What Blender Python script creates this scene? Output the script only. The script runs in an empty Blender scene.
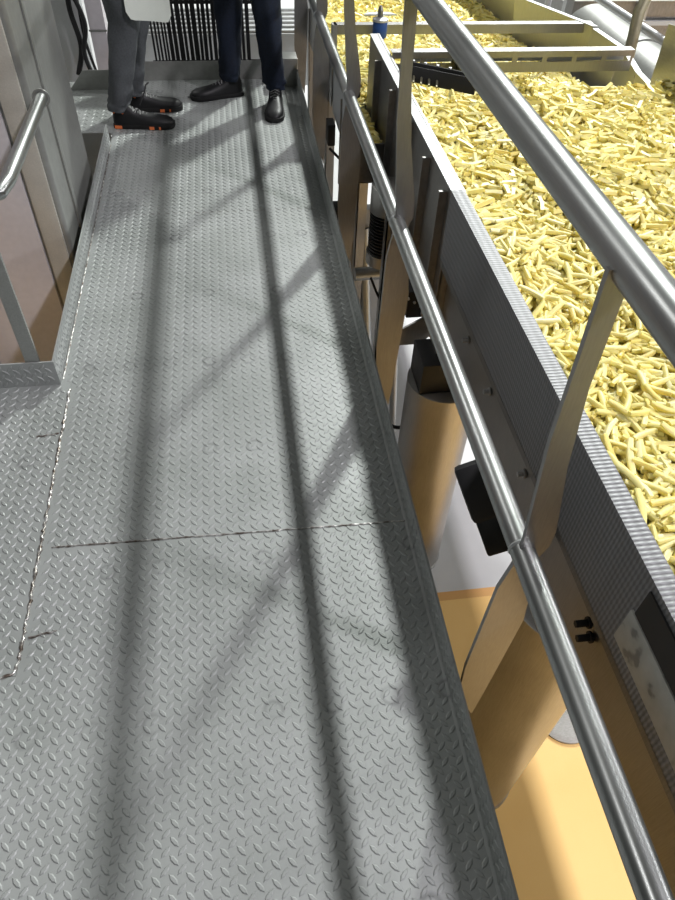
import bpy, bmesh, math, random
import numpy as np
from mathutils import Vector, Matrix
random.seed(7); rng = np.random.default_rng(11)
C = bpy.context.scene.collection
PI = math.pi

# ------------------------------------------------------------------ materials
def nt(name):
    m = bpy.data.materials.new(name); m.use_nodes = True
    t = m.node_tree; b = t.nodes['Principled BSDF']
    return m, t, b
def N(t, kind, **kw):
    n = t.nodes.new(kind)
    for k, v in kw.items():
        if k.startswith('i_'):
            key = k[2:]
            key = int(key) if key.isdigit() else key
            n.inputs[key].default_value = v
        else: setattr(n, k, v)
    return n
def L(t, a, b): t.links.new(a, b)
def math_n(t, op, a, b=None, c=None):
    n = t.nodes.new('ShaderNodeMath'); n.operation = op
    for i, v in enumerate((a, b, c)):
        if v is None: continue
        if isinstance(v, (int, float)): n.inputs[i].default_value = v
        else: t.links.new(v, n.inputs[i])
    return n.outputs[0]
def ramp(t, fac, stops):
    r = t.nodes.new('ShaderNodeValToRGB')
    el = r.color_ramp.elements
    while len(el) < len(stops): el.new(0.5)
    for e, (p, c) in zip(el, stops): e.position = p; e.color = (*c, 1)
    t.links.new(fac, r.inputs[0]); return r.outputs[0]
def mix(t, f, a, b, mode='MIX'):
    n = t.nodes.new('ShaderNodeMix'); n.data_type = 'RGBA'; n.blend_type = mode
    for key, v in ((0, f), (6, a), (7, b)):
        if isinstance(v, (int, float)): n.inputs[key].default_value = v
        elif isinstance(v, tuple): n.inputs[key].default_value = (*v, 1)
        else: t.links.new(v, n.inputs[key])
    return n.outputs[2]

def metal(name, col, rough=.35, metallic=1.0, brush=(1, 1, 1), var=.12, bump=.05, scale=6, spec=.5):
    m, t, b = nt(name)
    tc = N(t, 'ShaderNodeTexCoord'); mp = N(t, 'ShaderNodeMapping'); mp.inputs['Scale'].default_value = brush
    L(t, tc.outputs['Object'], mp.inputs[0])
    n1 = N(t, 'ShaderNodeTexNoise', i_Scale=scale * 12, i_Detail=4.0); L(t, mp.outputs[0], n1.inputs['Vector'])
    n2 = N(t, 'ShaderNodeTexNoise', i_Scale=scale * .6, i_Detail=3.0); L(t, tc.outputs['Object'], n2.inputs['Vector'])
    lo = tuple(c * (1 - var) for c in col); hi = tuple(min(1, c * (1 + var)) for c in col)
    f = math_n(t, 'MULTIPLY_ADD', n1.outputs[0], .5, math_n(t, 'MULTIPLY', n2.outputs[0], .5))
    L(t, ramp(t, f, [(.35, lo), (.65, hi)]), b.inputs['Base Color'])
    L(t, math_n(t, 'MULTIPLY_ADD', n2.outputs[0], .25, rough - .12), b.inputs['Roughness'])
    b.inputs['Metallic'].default_value = metallic
    b.inputs['Specular IOR Level'].default_value = spec
    bp = N(t, 'ShaderNodeBump', i_Strength=bump, i_Distance=.002); L(t, n1.outputs[0], bp.inputs['Height'])
    L(t, bp.outputs[0], b.inputs['Normal'])
    return m
def plain(name, col, rough=.6, metallic=0, spec=.4, var=.1, scale=20, bump=0.0):
    return metal(name, col, rough, metallic, (1, 1, 1), var, bump, scale, spec)

M = {}
M['tube'] = metal('brushed_tube', (.37, .38, .375), .36, 1, (6, .3, 6), .08, .012)
M['post'] = metal('post_steel', (.33, .325, .32), .45, 1, (4, 4, .4), .10, .04)
M['steel'] = metal('sheet_steel', (.42, .42, .41), .40, 1, (3, .4, 3), .12, .05)
M['dark_steel'] = metal('dark_sheet_steel', (.27, .26, .25), .42, 1, (1, 3, .5), .18, .05)
M['leg'] = metal('brushed_leg_steel', (.40, .39, .375), .40, 1, (8, 8, .25), .16, .08)
M['bright'] = metal('bright_steel', (.50, .51, .52), .5, .7, (2, 2, 2), .05)
M['machine'] = plain('machine_sheet', (.30, .305, .29), .38, .55, .5, .10, 3)
M['strip'] = plain('cream_sheet', (.50, .48, .43), .5, .2)
M['pinkish'] = plain('satin_sheet', (.60, .57, .59), .45, .2, .5, .06, 3)
M['black'] = plain('black_plastic', (.012, .012, .013), .5)
M['rubber'] = plain('black_rubber', (.006, .006, .007), .62)
M['hose'] = plain('black_bar_paint', (.006, .006, .007), .5)
M['blue'] = plain('blue_plastic', (.015, .06, .22), .4)
M['paper'] = plain('white_paper', (.72, .76, .70), .7, var=.03)
M['jeans'] = plain('navy_denim', (.006, .011, .024), .85, var=.4, scale=9, bump=.3)
M['trouser'] = plain('grey_cotton', (.070, .076, .082), .85, var=.22, scale=9, bump=.3)
M['shoe'] = plain('black_leather', (.006, .006, .007), .5)
M['sole'] = plain('black_sole', (.006, .006, .006), .7)
M['orange'] = plain('orange_rubber', (.75, .19, .06), .6)
M['lace'] = plain('grey_lace', (.22, .22, .22), .8)
M['skin'] = plain('skin', (.55, .33, .24), .5)
M['hair'] = plain('dark_hair', (.03, .02, .015), .6)
M['coat'] = plain('white_coat_cloth', (.7, .72, .72), .85)
M['shirt'] = plain('dark_blue_cloth', (.05, .07, .12), .85)
M['olive'] = metal('olive_pipe', (.30, .28, .20), .45, .8)
M['motor'] = plain('motor_black', (.010, .010, .010), .3)

def mat_diamond():
    m, t, b = nt('diamond_plate')
    tc = N(t, 'ShaderNodeNewGeometry'); P = tc.outputs['Position']
    sx = N(t, 'ShaderNodeSeparateXYZ'); L(t, P, sx.inputs[0])
    n1 = N(t, 'ShaderNodeTexNoise', i_Scale=3.2, i_Detail=6.0, i_Roughness=.6); L(t, P, n1.inputs['Vector'])
    n2 = N(t, 'ShaderNodeTexNoise', i_Scale=160.0, i_Detail=3.0); L(t, P, n2.inputs['Vector'])
    n3 = N(t, 'ShaderNodeTexNoise', i_Scale=14.0, i_Detail=5.0); L(t, P, n3.inputs['Vector'])
    base = ramp(t, n1.outputs[0], [(.3, (.30, .32, .305)), (.7, (.40, .415, .41))])
    base = mix(t, math_n(t, 'MULTIPLY', n2.outputs[0], .35), base, (.26, .27, .27))
    # ground-off tack weld rings, laid out on a regular grid
    wob = math_n(t, 'MULTIPLY_ADD', n3.outputs[0], .016, -.008)
    u = math_n(t, 'SUBTRACT', math_n(t, 'FLOORED_MODULO', math_n(t, 'ADD', math_n(t, 'ADD', sx.outputs[0], .080), wob), .14), .07)
    v = math_n(t, 'SUBTRACT', math_n(t, 'FLOORED_MODULO', math_n(t, 'ADD', math_n(t, 'ADD', sx.outputs[1], -.435), wob), .43), .215)
    d = math_n(t, 'SQRT', math_n(t, 'ADD', math_n(t, 'MULTIPLY', u, u), math_n(t, 'MULTIPLY', v, v)))
    ring = math_n(t, 'SUBTRACT', 1.0, math_n(t, 'MULTIPLY', math_n(t, 'ABSOLUTE', math_n(t, 'SUBTRACT', d, .021)), 130))
    ring.node.use_clamp = True
    nm = N(t, 'ShaderNodeTexNoise', i_Scale=7.0); L(t, P, nm.inputs['Vector'])
    ring = math_n(t, 'MULTIPLY', ring, math_n(t, 'MULTIPLY_ADD', nm.outputs[0], 1.6, -.55))
    base = mix(t, ring, base, (.09, .09, .09))
    L(t, base, b.inputs['Base Color'])
    b.inputs['Metallic'].default_value = .4
    L(t, math_n(t, 'MULTIPLY_ADD', n3.outputs[0], .2, .40), b.inputs['Roughness'])
    bp = N(t, 'ShaderNodeBump', i_Strength=.12, i_Distance=.001); L(t, n2.outputs[0], bp.inputs['Height'])
    L(t, bp.outputs[0], b.inputs['Normal'])
    return m
M['plate'] = mat_diamond()

def mat_weld():
    m, t, b = nt('weld_bead')
    tc = N(t, 'ShaderNodeNewGeometry')
    n = N(t, 'ShaderNodeTexNoise', i_Scale=45.0, i_Detail=3.0); L(t, tc.outputs['Position'], n.inputs['Vector'])
    L(t, ramp(t, n.outputs[0], [(.38, (.14, .11, .09)), (.5, (.35, .33, .31)), (.62, (.75, .74, .72))]), b.inputs['Base Color'])
    b.inputs['Metallic'].default_value = .7; b.inputs['Roughness'].default_value = .3
    return m
M['weld'] = mat_weld()

def mat_knurl():      # fine embossed dimple pattern of the rim and side sheet
    m, t, b = nt('embossed_sheet')
    tc = N(t, 'ShaderNodeNewGeometry'); mp = N(t, 'ShaderNodeMapping'); mp.inputs['Scale'].default_value = (1, 1, 1)
    L(t, tc.outputs['Position'], mp.inputs[0])
    s = N(t, 'ShaderNodeSeparateXYZ'); L(t, mp.outputs[0], s.inputs[0])
    k = 2 * PI / .0105
    a = math_n(t, 'SINE', math_n(t, 'MULTIPLY', s.outputs[1], k))
    q = math_n(t, 'ADD', s.outputs[0], s.outputs[2])
    c = math_n(t, 'SINE', math_n(t, 'MULTIPLY', q, k * .5))
    h = math_n(t, 'MULTIPLY_ADD', a, .7, math_n(t, 'MULTIPLY', c, .35))
    L(t, ramp(t, math_n(t, 'MULTIPLY_ADD', h, .5, .5), [(.2, (.15, .15, .155)), (.8, (.25, .25, .26))]), b.inputs['Base Color'])
    b.inputs['Metallic'].default_value = .7; b.inputs['Roughness'].default_value = .5
    bp = N(t, 'ShaderNodeBump', i_Strength=.5, i_Distance=.0012); L(t, h, bp.inputs['Height']); L(t, bp.outputs[0], b.inputs['Normal'])
    return m
M['knurl'] = mat_knurl()

def mat_fry():
    m, t, b = nt('potato_fry')
    at = N(t, 'ShaderNodeAttribute', attribute_name='tone')
    oi = N(t, 'ShaderNodeObjectInfo')
    g = N(t, 'ShaderNodeNewGeometry')
    n = N(t, 'ShaderNodeTexNoise', i_Scale=60.0, i_Detail=2.0); L(t, g.outputs['Position'], n.inputs['Vector'])
    tone = math_n(t, 'FRACT', math_n(t, 'ADD', at.outputs['Fac'], oi.outputs['Random']))
    col = ramp(t, tone, [(0, (.80, .65, .20)), (.25, (.85, .74, .25)), (.6, (.88, .79, .31)), (.9, (.90, .82, .38)), (1, (.92, .87, .50))])
    col = mix(t, math_n(t, 'MULTIPLY', n.outputs[0], .35), col, (.70, .58, .18))
    L(t, col, b.inputs['Base Color'])
    b.inputs['Roughness'].default_value = .42; b.inputs['Specular IOR Level'].default_value = .4
    b.inputs['Subsurface Weight'].default_value = .25; b.inputs['Subsurface Scale'].default_value = .012
    b.inputs['Subsurface Radius'].default_value = (1, .8, .3)
    return m
M['fry'] = mat_fry()

def mat_floor():
    m, t, b = nt('floor_paint')
    g = N(t, 'ShaderNodeNewGeometry'); s = N(t, 'ShaderNodeSeparateXYZ'); L(t, g.outputs['Position'], s.inputs[0])
    n = N(t, 'ShaderNodeTexNoise', i_Scale=2.0, i_Detail=6.0); L(t, g.outputs['Position'], n.inputs['Vector'])
    n2 = N(t, 'ShaderNodeTexNoise', i_Scale=220.0, i_Detail=2.0); L(t, g.outputs['Position'], n2.inputs['Vector'])
    orange = ramp(t, n.outputs[0], [(.3, (.78, .47, .14)), (.7, (.86, .56, .20))])
    grey = ramp(t, n.outputs[0], [(.3, (.50, .50, .50)), (.7, (.66, .66, .66))])
    grey = mix(t, math_n(t, 'MULTIPLY', n2.outputs[0], .5), grey, (.42, .43, .44))
    orange = mix(t, math_n(t, 'MULTIPLY', n2.outputs[0], .35), orange, (.80, .60, .32))
    y = s.outputs[1]
    f = math_n(t, 'LESS_THAN', y, 1.77)
    edge = math_n(t, 'COMPARE', y, 1.745, .025)
    c = mix(t, f, grey, orange)
    c = mix(t, edge, c, (.62, .34, .12))
    L(t, c, b.inputs['Base Color']); b.inputs['Roughness'].default_value = .42
    return m
M['floor'] = mat_floor()

def mat_nameplate():
    m, t, b = nt('streaked_plate')
    g = N(t, 'ShaderNodeTexCoord')
    n = N(t, 'ShaderNodeTexNoise', i_Scale=26.0, i_Detail=2.0); L(t, g.outputs['Object'], n.inputs['Vector'])
    L(t, ramp(t, n.outputs[0], [(.34, (.20, .20, .19)), (.44, (.40, .40, .37)), (.7, (.46, .46, .43))]), b.inputs['Base Color'])
    b.inputs['Metallic'].default_value = .5; b.inputs['Roughness'].default_value = .4
    return m
M['streaked'] = mat_nameplate()

# ------------------------------------------------------------------ mesh builder
class MB:
    def __init__(s): s.v = []; s.f = []
    def add(s, vs, fs):
        o = len(s.v); s.v += [tuple(p) for p in vs]; s.f += [tuple(i + o for i in f) for f in fs]; return s
    def box(s, x0, x1, y0, y1, z0, z1, M_=None):
        vs = [Vector((x, y, z)) for z in (z0, z1) for y in (y0, y1) for x in (x0, x1)]
        if M_: vs = [M_ @ p for p in vs]
        return s.add(vs, [(0, 2, 3, 1), (4, 5, 7, 6), (0, 1, 5, 4), (2, 6, 7, 3), (0, 4, 6, 2), (1, 3, 7, 5)])
    def ring_loft(s, rings, cap=True):
        n = len(rings[0]); vs = [p for r in rings for p in r]; fs = []
        for i in range(len(rings) - 1):
            for j in range(n):
                k = (j + 1) % n
                fs.append((i * n + j, i * n + k, (i + 1) * n + k, (i + 1) * n + j))
        if cap:
            fs.append(tuple(reversed(range(n)))); fs.append(tuple(range((len(rings) - 1) * n, len(rings) * n)))
        return s.add(vs, fs)
    def tube(s, path, r, n=16, cap=True):
        P = [Vector(p) for p in path]; rs = r if isinstance(r, (list, tuple)) else [r] * len(P)
        rings = []; prev = None
        for i, p in enumerate(P):
            t = (P[min(i + 1, len(P) - 1)] - P[max(i - 1, 0)]).normalized()
            if prev is None:
                a = Vector((0, 0, 1)) if abs(t.z) < .9 else Vector((1, 0, 0))
                u = t.cross(a).normalized()
            else: u = (prev - t * prev.dot(t)).normalized()
            prev = u; w = t.cross(u)
            rings.append([p + rs[i] * (math.cos(2 * PI * k / n) * u + math.sin(2 * PI * k / n) * w) for k in range(n)])
        return s.ring_loft(rings, cap)
    def prism(s, poly, axis, a, b):
        def P(u, v, w):
            return {'x': (w, u, v), 'y': (u, w, v), 'z': (u, v, w)}[axis]
        n = len(poly); vs = [P(u, v, a) for u, v in poly] + [P(u, v, b) for u, v in poly]
        fs = [tuple(reversed(range(n))), tuple(range(n, 2 * n))] + [(i, (i + 1) % n, n + (i + 1) % n, n + i) for i in range(n)]
        return s.add(vs, fs)
    def lathe(s, c, prof, n=32, axis='z'):
        rings = []
        for r, h in prof:
            ring = []
            for k in range(n):
                a = 2 * PI * k / n; ca, sa = r * math.cos(a), r * math.sin(a)
                d = {'z': (ca, sa, h), 'x': (h, ca, sa), 'y': (ca, h, sa)}[axis]
                ring.append((c[0] + d[0], c[1] + d[1], c[2] + d[2]))
            rings.append(ring)
        return s.ring_loft(rings)
    def build(s, name, mat, parent=None, smooth=False, bevel=0, angle=40):
        wl = Vector((0, 0, 0)); p = parent
        while p is not None: wl += p.location; p = p.parent
        V = np.array(s.v, dtype=float)
        if parent is None:
            lo, hi = V.min(0), V.max(0); loc = Vector(((lo[0] + hi[0]) / 2, (lo[1] + hi[1]) / 2, lo[2]))
        elif parent is not None: loc = Vector((0, 0, 0))
        off = wl + loc
        me = bpy.data.meshes.new(name)
        me.from_pydata([tuple(q) for q in (V - np.array(off))], [], s.f); me.update()
        bm = bmesh.new(); bm.from_mesh(me); bmesh.ops.recalc_face_normals(bm, faces=bm.faces)
        if bevel:
            es = [e for e in bm.edges if len(e.link_faces) == 2 and e.calc_face_angle(0) > math.radians(50)]
            bmesh.ops.bevel(bm, geom=es, offset=bevel, segments=2, affect='EDGES', profile=.6, clamp_overlap=True)
        bm.to_mesh(me); bm.free()
        me.materials.append(mat)
        if smooth or bevel:
            me.shade_smooth(); me.set_sharp_from_angle(angle=math.radians(angle))
        o = bpy.data.objects.new(name, me); o.location = loc; C.objects.link(o)
        if parent: o.parent = parent
        return o
def tag(o, label=None, cat=None, group=None, kind=None):
    if label: o['label'] = label
    if cat: o['category'] = cat
    if group: o['group'] = group
    if kind: o['kind'] = kind
    return o
def thing(name, loc, label, cat, group=None):
    o = bpy.data.objects.new(name, None); o.empty_display_size = .1; o.location = loc; C.objects.link(o)
    return tag(o, label, cat, group)

# ------------------------------------------------------------------ hall floor
fl = MB().box(-6, 14, -4, 16, -1.62, -1.5).build('floor', M['floor']); tag(fl, 'hall floor far below the walkway, painted ochre near and pale grey beyond', 'floor', kind='structure')

# ------------------------------------------------------------------ walkway
def lug(mb, O, U, V, W, ang, l=.030, w=.0115, h=.0019):
    # lens shaped raised lug; U,V in plane, W normal
    ca, sa = math.cos(ang), math.sin(ang)
    def P(a, b, c): return O + U * (a * ca - b * sa) + V * (a * sa + b * ca) + W * c
    out = [(-l / 2, 0), (-l / 5, -w * .44), (l / 5, -w * .44), (l / 2, 0), (l / 5, w * .44), (-l / 5, w * .44)]
    vs = [P(a, b, 0) for a, b in out] + [P(a * .72, b * .55, h) for a, b in out]
    mb.add(vs, [(i, (i + 1) % 6, 6 + (i + 1) % 6, 6 + i) for i in range(6)] + [tuple(range(6, 12))])
def lugs(mb, O, U, V, W, lu, lv, skip=None, pitch=.0342):
    O, U, V, W = map(Vector, (O, U, V, W)); m = .014
    nu = int((lu - 2 * m) / (pitch / 2)); nv = int((lv - 2 * m) / (pitch / 2))
    for i in range(nu + 1):
        for j in range(nv + 1):
            if (i + j) % 2: continue
            a, b = m + i * pitch / 2, m + j * pitch / 2
            if skip and skip(a, b): continue
            lug(mb, O + U * a + V * b + W * .0001, U, V, W, math.radians(48 if i % 2 == 0 else -48))
XL, XR, YN, YF, YC = -.655, .413, -.35, 4.70, 1.865
WK = thing('metal_walkway', (0, 2, -.01), 'raised walkway of grey steel tread plate the two people stand on', 'walkway')
XJ, YJ = -.620, .806
mb = MB(); mb.box(XL, XR, YC, YF, -.006, 0); mb.box(XJ, XR, YJ, YC, -.006, 0); mb.box(-1.6, XR, YN, YJ, -.006, 0)
def off_main(a, b):
    x, y = -1.6 + a, YN + b
    if abs(y - 1.165) < .010 and x > XJ: return True
    if y > YC - .012: return x < XL + .014
    if y > YJ - .012: return x < XJ + .014
    return False
lugs(mb, (-1.6, YN, 0), (1, 0, 0), (0, 1, 0), (0, 0, 1), XR + 1.6, YF - YN, skip=off_main)
dk = mb.build('deck_plate', M['plate'], WK)
mb = MB(); mb.box(-1.6, XJ - .001, YJ + .001, YC, -.006, 0)
lugs(mb, (-1.6, YJ, 0), (1, 0, 0), (0, 1, 0), (0, 0, 1), XJ + 1.6, YC - YJ)
mb.build('side_deck_plate', M['plate'], WK)
def toe(name, p0, p1, face, h=.1, th=.006, poly=None):
    p0, p1 = Vector(p0), Vector(p1); U = (p1 - p0); l = U.length; U.normalize(); F = Vector(face)
    mb = MB(); a, b = p0, p1
    pts = [a, b, b - F * th, a - F * th]
    vs = [Vector((p.x, p.y, z)) for z in (.0, h) for p in pts]
    mb.add(vs, [(3, 2, 1, 0), (4, 5, 6, 7), (0, 1, 5, 4), (1, 2, 6, 5), (2, 3, 7, 6), (3, 0, 4, 7)])
    lugs(mb, p0, U, (0, 0, 1), F, l, h)
    return mb.build(name, M['plate'], WK)
toe('toe_board', (XR, YN, 0), (XR, YF, 0), (-1, 0, 0))
toe('toe_board', (XL, YC, 0), (XL, 3.80, 0), (1, 0, 0))
toe('toe_board', (-1.6, YC, 0), (XL - .006, YC, 0), (0, -1, 0))
mb = MB().box(XL + .10, XR, YF, YF + .008, 0, .108); mb.build('toe_board', M['machine'], WK)
# side landing behind the cabinet, with its chamfered end board
mb = MB(); mb.box(-1.25, XL - .001, 3.92, YF, -.006, 0)
lugs(mb, (-1.25, 3.92, 0), (1, 0, 0), (0, 1, 0), (0, 0, 1), .59, YF - 3.92, pitch=.05)
mb.build('side_deck_plate', M['plate'], WK)
MB().prism([(-.96, 0), (-.52, 0), (-.52, .11), (-.86, .11)], 'y', YF - .14, YF - .132).build('toe_board', M['machine'], WK)
MB().box(-1.25, XL - .01, 3.912, 3.92, -.30, .008).build('fascia', M['steel'], WK)
# stringers under the deck
MB().box(XR - .004, XR + .008, YN, YF, -.17, .0).build('stringer', M['dark_steel'], WK)
MB().prism([(XR - .007, .0002), (XR - .0002, .0002), (XR - .0002, .007), (XR - .003, .0035)], 'y', YN, YF).build('fillet_weld', M['plate'], WK, smooth=True)
MB().box(XL - .008, XL + .004, YC + .012, 3.9, -.17, -.008).build('stringer', M['dark_steel'], WK)
# weld seams
def bead(pts, r, name='weld_bead', step=.006, j=.0025):
    path = []
    for a, b in zip(pts, pts[1:]):
        a, b = Vector(a), Vector(b); n = max(2, int((b - a).length / step))
        for i in range(n): path.append(a.lerp(b, i / n) + Vector((random.uniform(-j, j), random.uniform(-j, j), 0)))
    path.append(Vector(pts[-1]))
    rr = [r * random.uniform(.6, 1.35) for _ in path]
    return MB().tube(path, rr, 6).build(name, M['weld'], WK, smooth=True, angle=80)
arc = [(-.620, .84, 0), (-.624, .818, 0), (-.638, .808, 0), (-.66, .806, 0), (-1.2, .806, 0)]
bead([(-.622, 1.84, .001), (-.620, 1.4, .001), (-.620, 1.0, .001)] + arc, .0042, j=.003)
bead([(-.590, 1.178, .0005), (-.2, 1.171, .0005), (.41, 1.160, .0005)], .0028, j=.0008)
bead([(-.520, 3.02, .0), (.41, 3.02, .0)], .0012, j=.0005)
bead([(XL + .004, 1.89, .001), (XL + .004, 3.78, .001)], .0026, j=.0012)
for x, y in ((-.57, .91), (-.66, 1.62)):
    bead([(x - .035, y - .004, .001), (x + .03, y + .006, .001)], .003, j=.003)

# ------------------------------------------------------------------ right guard rail
GR = thing('guard_rail', (.48, 2.5, -.2), 'stainless guard rail with two tubes and flat bar posts along the walkway right edge', 'railing')
TX, TZ, MX, MZ = .461, 1.16, .471, .555
MB().tube([(TX, -.6, TZ), (TX, 6.2, TZ)], .0265, 32).build('top_rail', M['tube'], GR, smooth=True)
MB().tube([(MX, -.6, MZ), (MX, .775, MZ), (MX, .78, MZ), (MX, 6.2, MZ)], .0235, 32).build('mid_rail', M['tube'], GR, smooth=True)
poly = [(.447, -.03), (.440, .10), (.445, .44), (.458, .52), (.460, .60), (.438, .86), (.434, 1.03), (.430, 1.16), (.462, 1.16), (.466, .97), (.484, .80), (.515, .62), (.515, .575), (.502, .54), (.516, .44), (.532, .30), (.515, -.09), (.508, -.20), (.475, -.12)]
for y in (.66, 1.86, 2.87, 3.92, 5.0):
    MB().prism(poly, 'y', y - .004, y + .006).build('post', M['post'], GR)
for y in (.672, 1.872, 2.882, 3.93):
    MB().lathe((MX, y, MZ), [(.0240, -.004), (.0260, 0), (.0240, .004)], 24, 'y').build('weld_collar', M['bright'], GR, smooth=True)

# ------------------------------------------------------------------ left guard rail round the opening
LR = thing('guard_rail', (-.7, 2.2, 0), 'short grey handrail tube fixed to the cabinet at the left edge', 'railing')
MB().tube([(-.652, 2.615, .66), (-.652, 2.0, .66), (-.662, 1.93, .66), (-.70, 1.90, .66), (-1.6, 1.895, .66)], .0215, 24).build('top_rail', M['tube'], LR, smooth=True)
MB().box(-.745, -.700, 1.872, 1.882, -.20, .65).build('post', M['steel'], LR)
MB().lathe((-.652, 2.612, .66), [(.03, 0), (.03, .006)], 24, 'y').build('wall_flange', M['machine'], LR)

# ------------------------------------------------------------------ cabinet on the left
CB = thing('machine_cabinet', (-1.3, 3.0, -1.5), 'tall grey sheet metal machine cabinet at the left edge beside the walkway', 'machine')
def arcpts(cx, cy, r, a0, a1, n=8): return [(cx + r * math.cos(a0 + (a1 - a0) * i / n), cy + r * math.sin(a0 + (a1 - a0) * i / n)) for i in range(n + 1)]
pl = [(-2.2, 2.66), (-.72, 2.66)] + arcpts(-.72, 2.68, .02, -PI / 2, 0, 5) + [(-.70, 3.05)] + arcpts(-.80, 3.35, .10, 0, PI / 2, 8) + [(-2.2, 3.45)]
MB().prism(pl, 'z', -1.5, 1.9).build('body', M['machine'], CB, smooth=True, angle=50)
MB().box(-.80, -.722, 2.645, 2.66, -1.5, 1.9).build('corner_strip', M['strip'], CB, bevel=.002)
MB().box(-2.2, -.812, 2.64, 2.66, -1.45, 1.9).build('front_panel', M['pinkish'], CB, bevel=.002)
MB().box(-1.30, -1.16, 2.62, 2.64, -1.45, 1.9).build('panel_batten', M['machine'], CB, bevel=.002)
MB().box(-.7, -.692, 2.86, 2.90, -.3, 1.9).build('side_seam', M['machine'], CB, bevel=.002)

# ------------------------------------------------------------------ fries bed conveyor
BED_Z = .515
CV = thing('shaker_conveyor', (1.3, 1.5, -1.5), 'large stainless vibrating conveyor full of fries beside the walkway', 'conveyor')
RX = .675; RZ = .575
# rim flange and side sheet, nearest section embossed
MB().prism([(RX, RZ - .004), (RX + .043, RZ - .004), (RX + .043, RZ), (RX, RZ)], 'y', -.6, 2.02).build('rim_flange', M['knurl'], CV)
MB().box(RX, RX + .004, -.6, 2.02, .325, RZ - .004).build('side_sheet', M['knurl'], CV)
MB().prism([(RX + .004, RZ - .012), (RX + .050, RZ - .012), (RX + .050, RZ - .007), (RX + .004, RZ - .007)], 'y', 2.02, 3.60).build('rim_flange', M['bright'], CV)
MB().box(RX + .006, RX + .010, 2.0, 3.60, .015, RZ - .012).build('side_sheet', M['dark_steel'], CV)
MB().box(RX + .039, RX + .043, -.6, 3.60, .38, RZ - .005).build('inner_sheet', M['steel'], CV)
MB().box(RX + .035, RX + .043, -.6, 2.0, .02, .33).build('lower_beam', M['leg'], CV)
MB().box(RX + .0, RX + .04, -.6, 2.0, .305, .327).build('beam_lip', M['dark_steel'], CV)
MB().box(RX + .02, RX + .10, -.6, 3.60, -.02, .02).build('lower_beam', M['dark_steel'], CV)
for y in (2.07, 2.32, 2.62, 2.95, 3.3):
    MB().box(RX - .022, RX + .006, y, y + .012, .05, RZ - .03).build('stiffener_rib', M['dark_steel'], CV)
MB().box(RX + .04, 1.88, -.6, 3.0, .36, .372).build('pan', M['steel'], CV)
MB().prism([(-.6, .34), (3.08, .34), (3.10, .74), (2.9, .77), (-.6, .77)], 'x', 1.882, 1.888).build('side_sheet', M['steel'], CV)
MB().box(1.0, 1.8, -.6, 2.9, .05, .34).build('underside_frame', M['dark_steel'], CV)
# bolts on the beam
for y, z in ((.665, .235), (.64, .215)):
    b_ = MB(); b_.tube([(RX + .035, y, z), (RX - .004, y, z)], .009, 6); b_.tube([(RX + .03, y, z), (RX + .024, y, z)], .014, 12)
    b_.build('bolt', M['black'], CV)
for y in (1.7, 1.45, 1.12):
    b_ = MB(); b_.tube([(RX + .035, y, .22), (RX + .012, y, .22)], .008, 6); b_.tube([(RX + .032, y, .22), (RX + .028, y, .22)], .013, 12)
    b_.build('bolt', M['bright'], CV)
MB().box(RX + .001, RX + .043, 2.0, 2.006, .0, .34).build('end_plate', M['dark_steel'], CV)
# round legs
def leg(cx, cy, r, ztop):
    l = MB().lathe((cx, cy, 0), [(r, -1.48), (r, ztop), (r - .01, ztop + .004)], 48).build('leg', M['leg'], CV, smooth=True)
    MB().lathe((cx, cy, 0), [(r + .006, -1.5), (r + .006, -1.485), (r + .002, -1.48)], 40).build('foot_flange', M['steel'], l, smooth=True)
    return l
l1 = leg(.81, .88, .160, -.02)
l2 = leg(.78, 2.04, .150, -.25)
# far leg: open collar and dark mounting box above
mb = MB().box(.655, .90, 1.95, 2.12, -.244, -.10); mb.build('mounting_box', M['black'], CV, bevel=.004)
mb = MB().box(.72, .86, 2.02, 2.12, -.10, -.02); mb.build('mounting_post', M['dark_steel'], CV)
# dimpled drive plate above the far leg
g = MB().prism([(.60, -.18), (.73, -.10), (.80, -.10), (.80, -.17), (.72, -.24), (.62, -.24)], 'y', 2.26, 2.27); g.build('gusset', M['leg'], CV)
MB().box(.66, .80, 2.30, 2.60, -.13, .0).build('drive_cover', M['black'], CV, bevel=.006)
for k in range(5):
    MB().lathe((.66 + .028 * k, 2.30, -.03 - .02 * (k % 3)), [(.006, -.006), (.006, .001)], 8, 'y').build('bolt', M['bright'], CV)
# near end: streaked access plate, black panel painting in the gap's shade
MB().box(RX - .006, RX + .001, -.25, .565, .375, .475).build('access_plate', M['streaked'], CV, bevel=.002)
MB().box(RX - .004, RX + .002, -.25, .555, .478, .555).build('gap_shade_panel', M['black'], CV)
# frame columns under the far part of the bed
for x, y in ((.60, 2.55), (.60, 3.25)):
    mb = MB(); mb.box(x, x + .05, y, y + .006, -1.5, .18); mb.box(x, x + .006, y, y + .05, -1.5, .18)
    mb.build('frame_column', M['leg'], CV)
# slotted cross bar
SB0, SB1, SY, SZ0, SZ1 = RX + .05, 1.87, 3.28, .50, .585
mb = MB(); mb.box(SB0, SB1, SY, SY + .05, SZ1 - .004, SZ1); mb.box(SB0, SB1, SY, SY + .004, SZ1 - .026, SZ1 - .004); mb.box(SB0, SB1, SY, SY + .004, SZ0, SZ1 - .046)
mb.box(SB0, SB1, SY, SY + .05, SZ0 - .004, SZ0)
x = SB0 + .02
for k in range(9):
    mb.box(SB0 + k * (SB1 - SB0) / 8 - (.012 if k else 0), SB0 + k * (SB1 - SB0) / 8 + (.012 if k < 8 else 0), SY, SY + .004, SZ1 - .046, SZ1 - .026)
mb.build('cross_bar', M['post'], CV)
MB().box(SB0 + .1, SB1 - .02, SY + .045, SY + .049, SZ1 - .055, SZ1 - .018).build('cross_bar_backing', M['bright'], CV)

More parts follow.
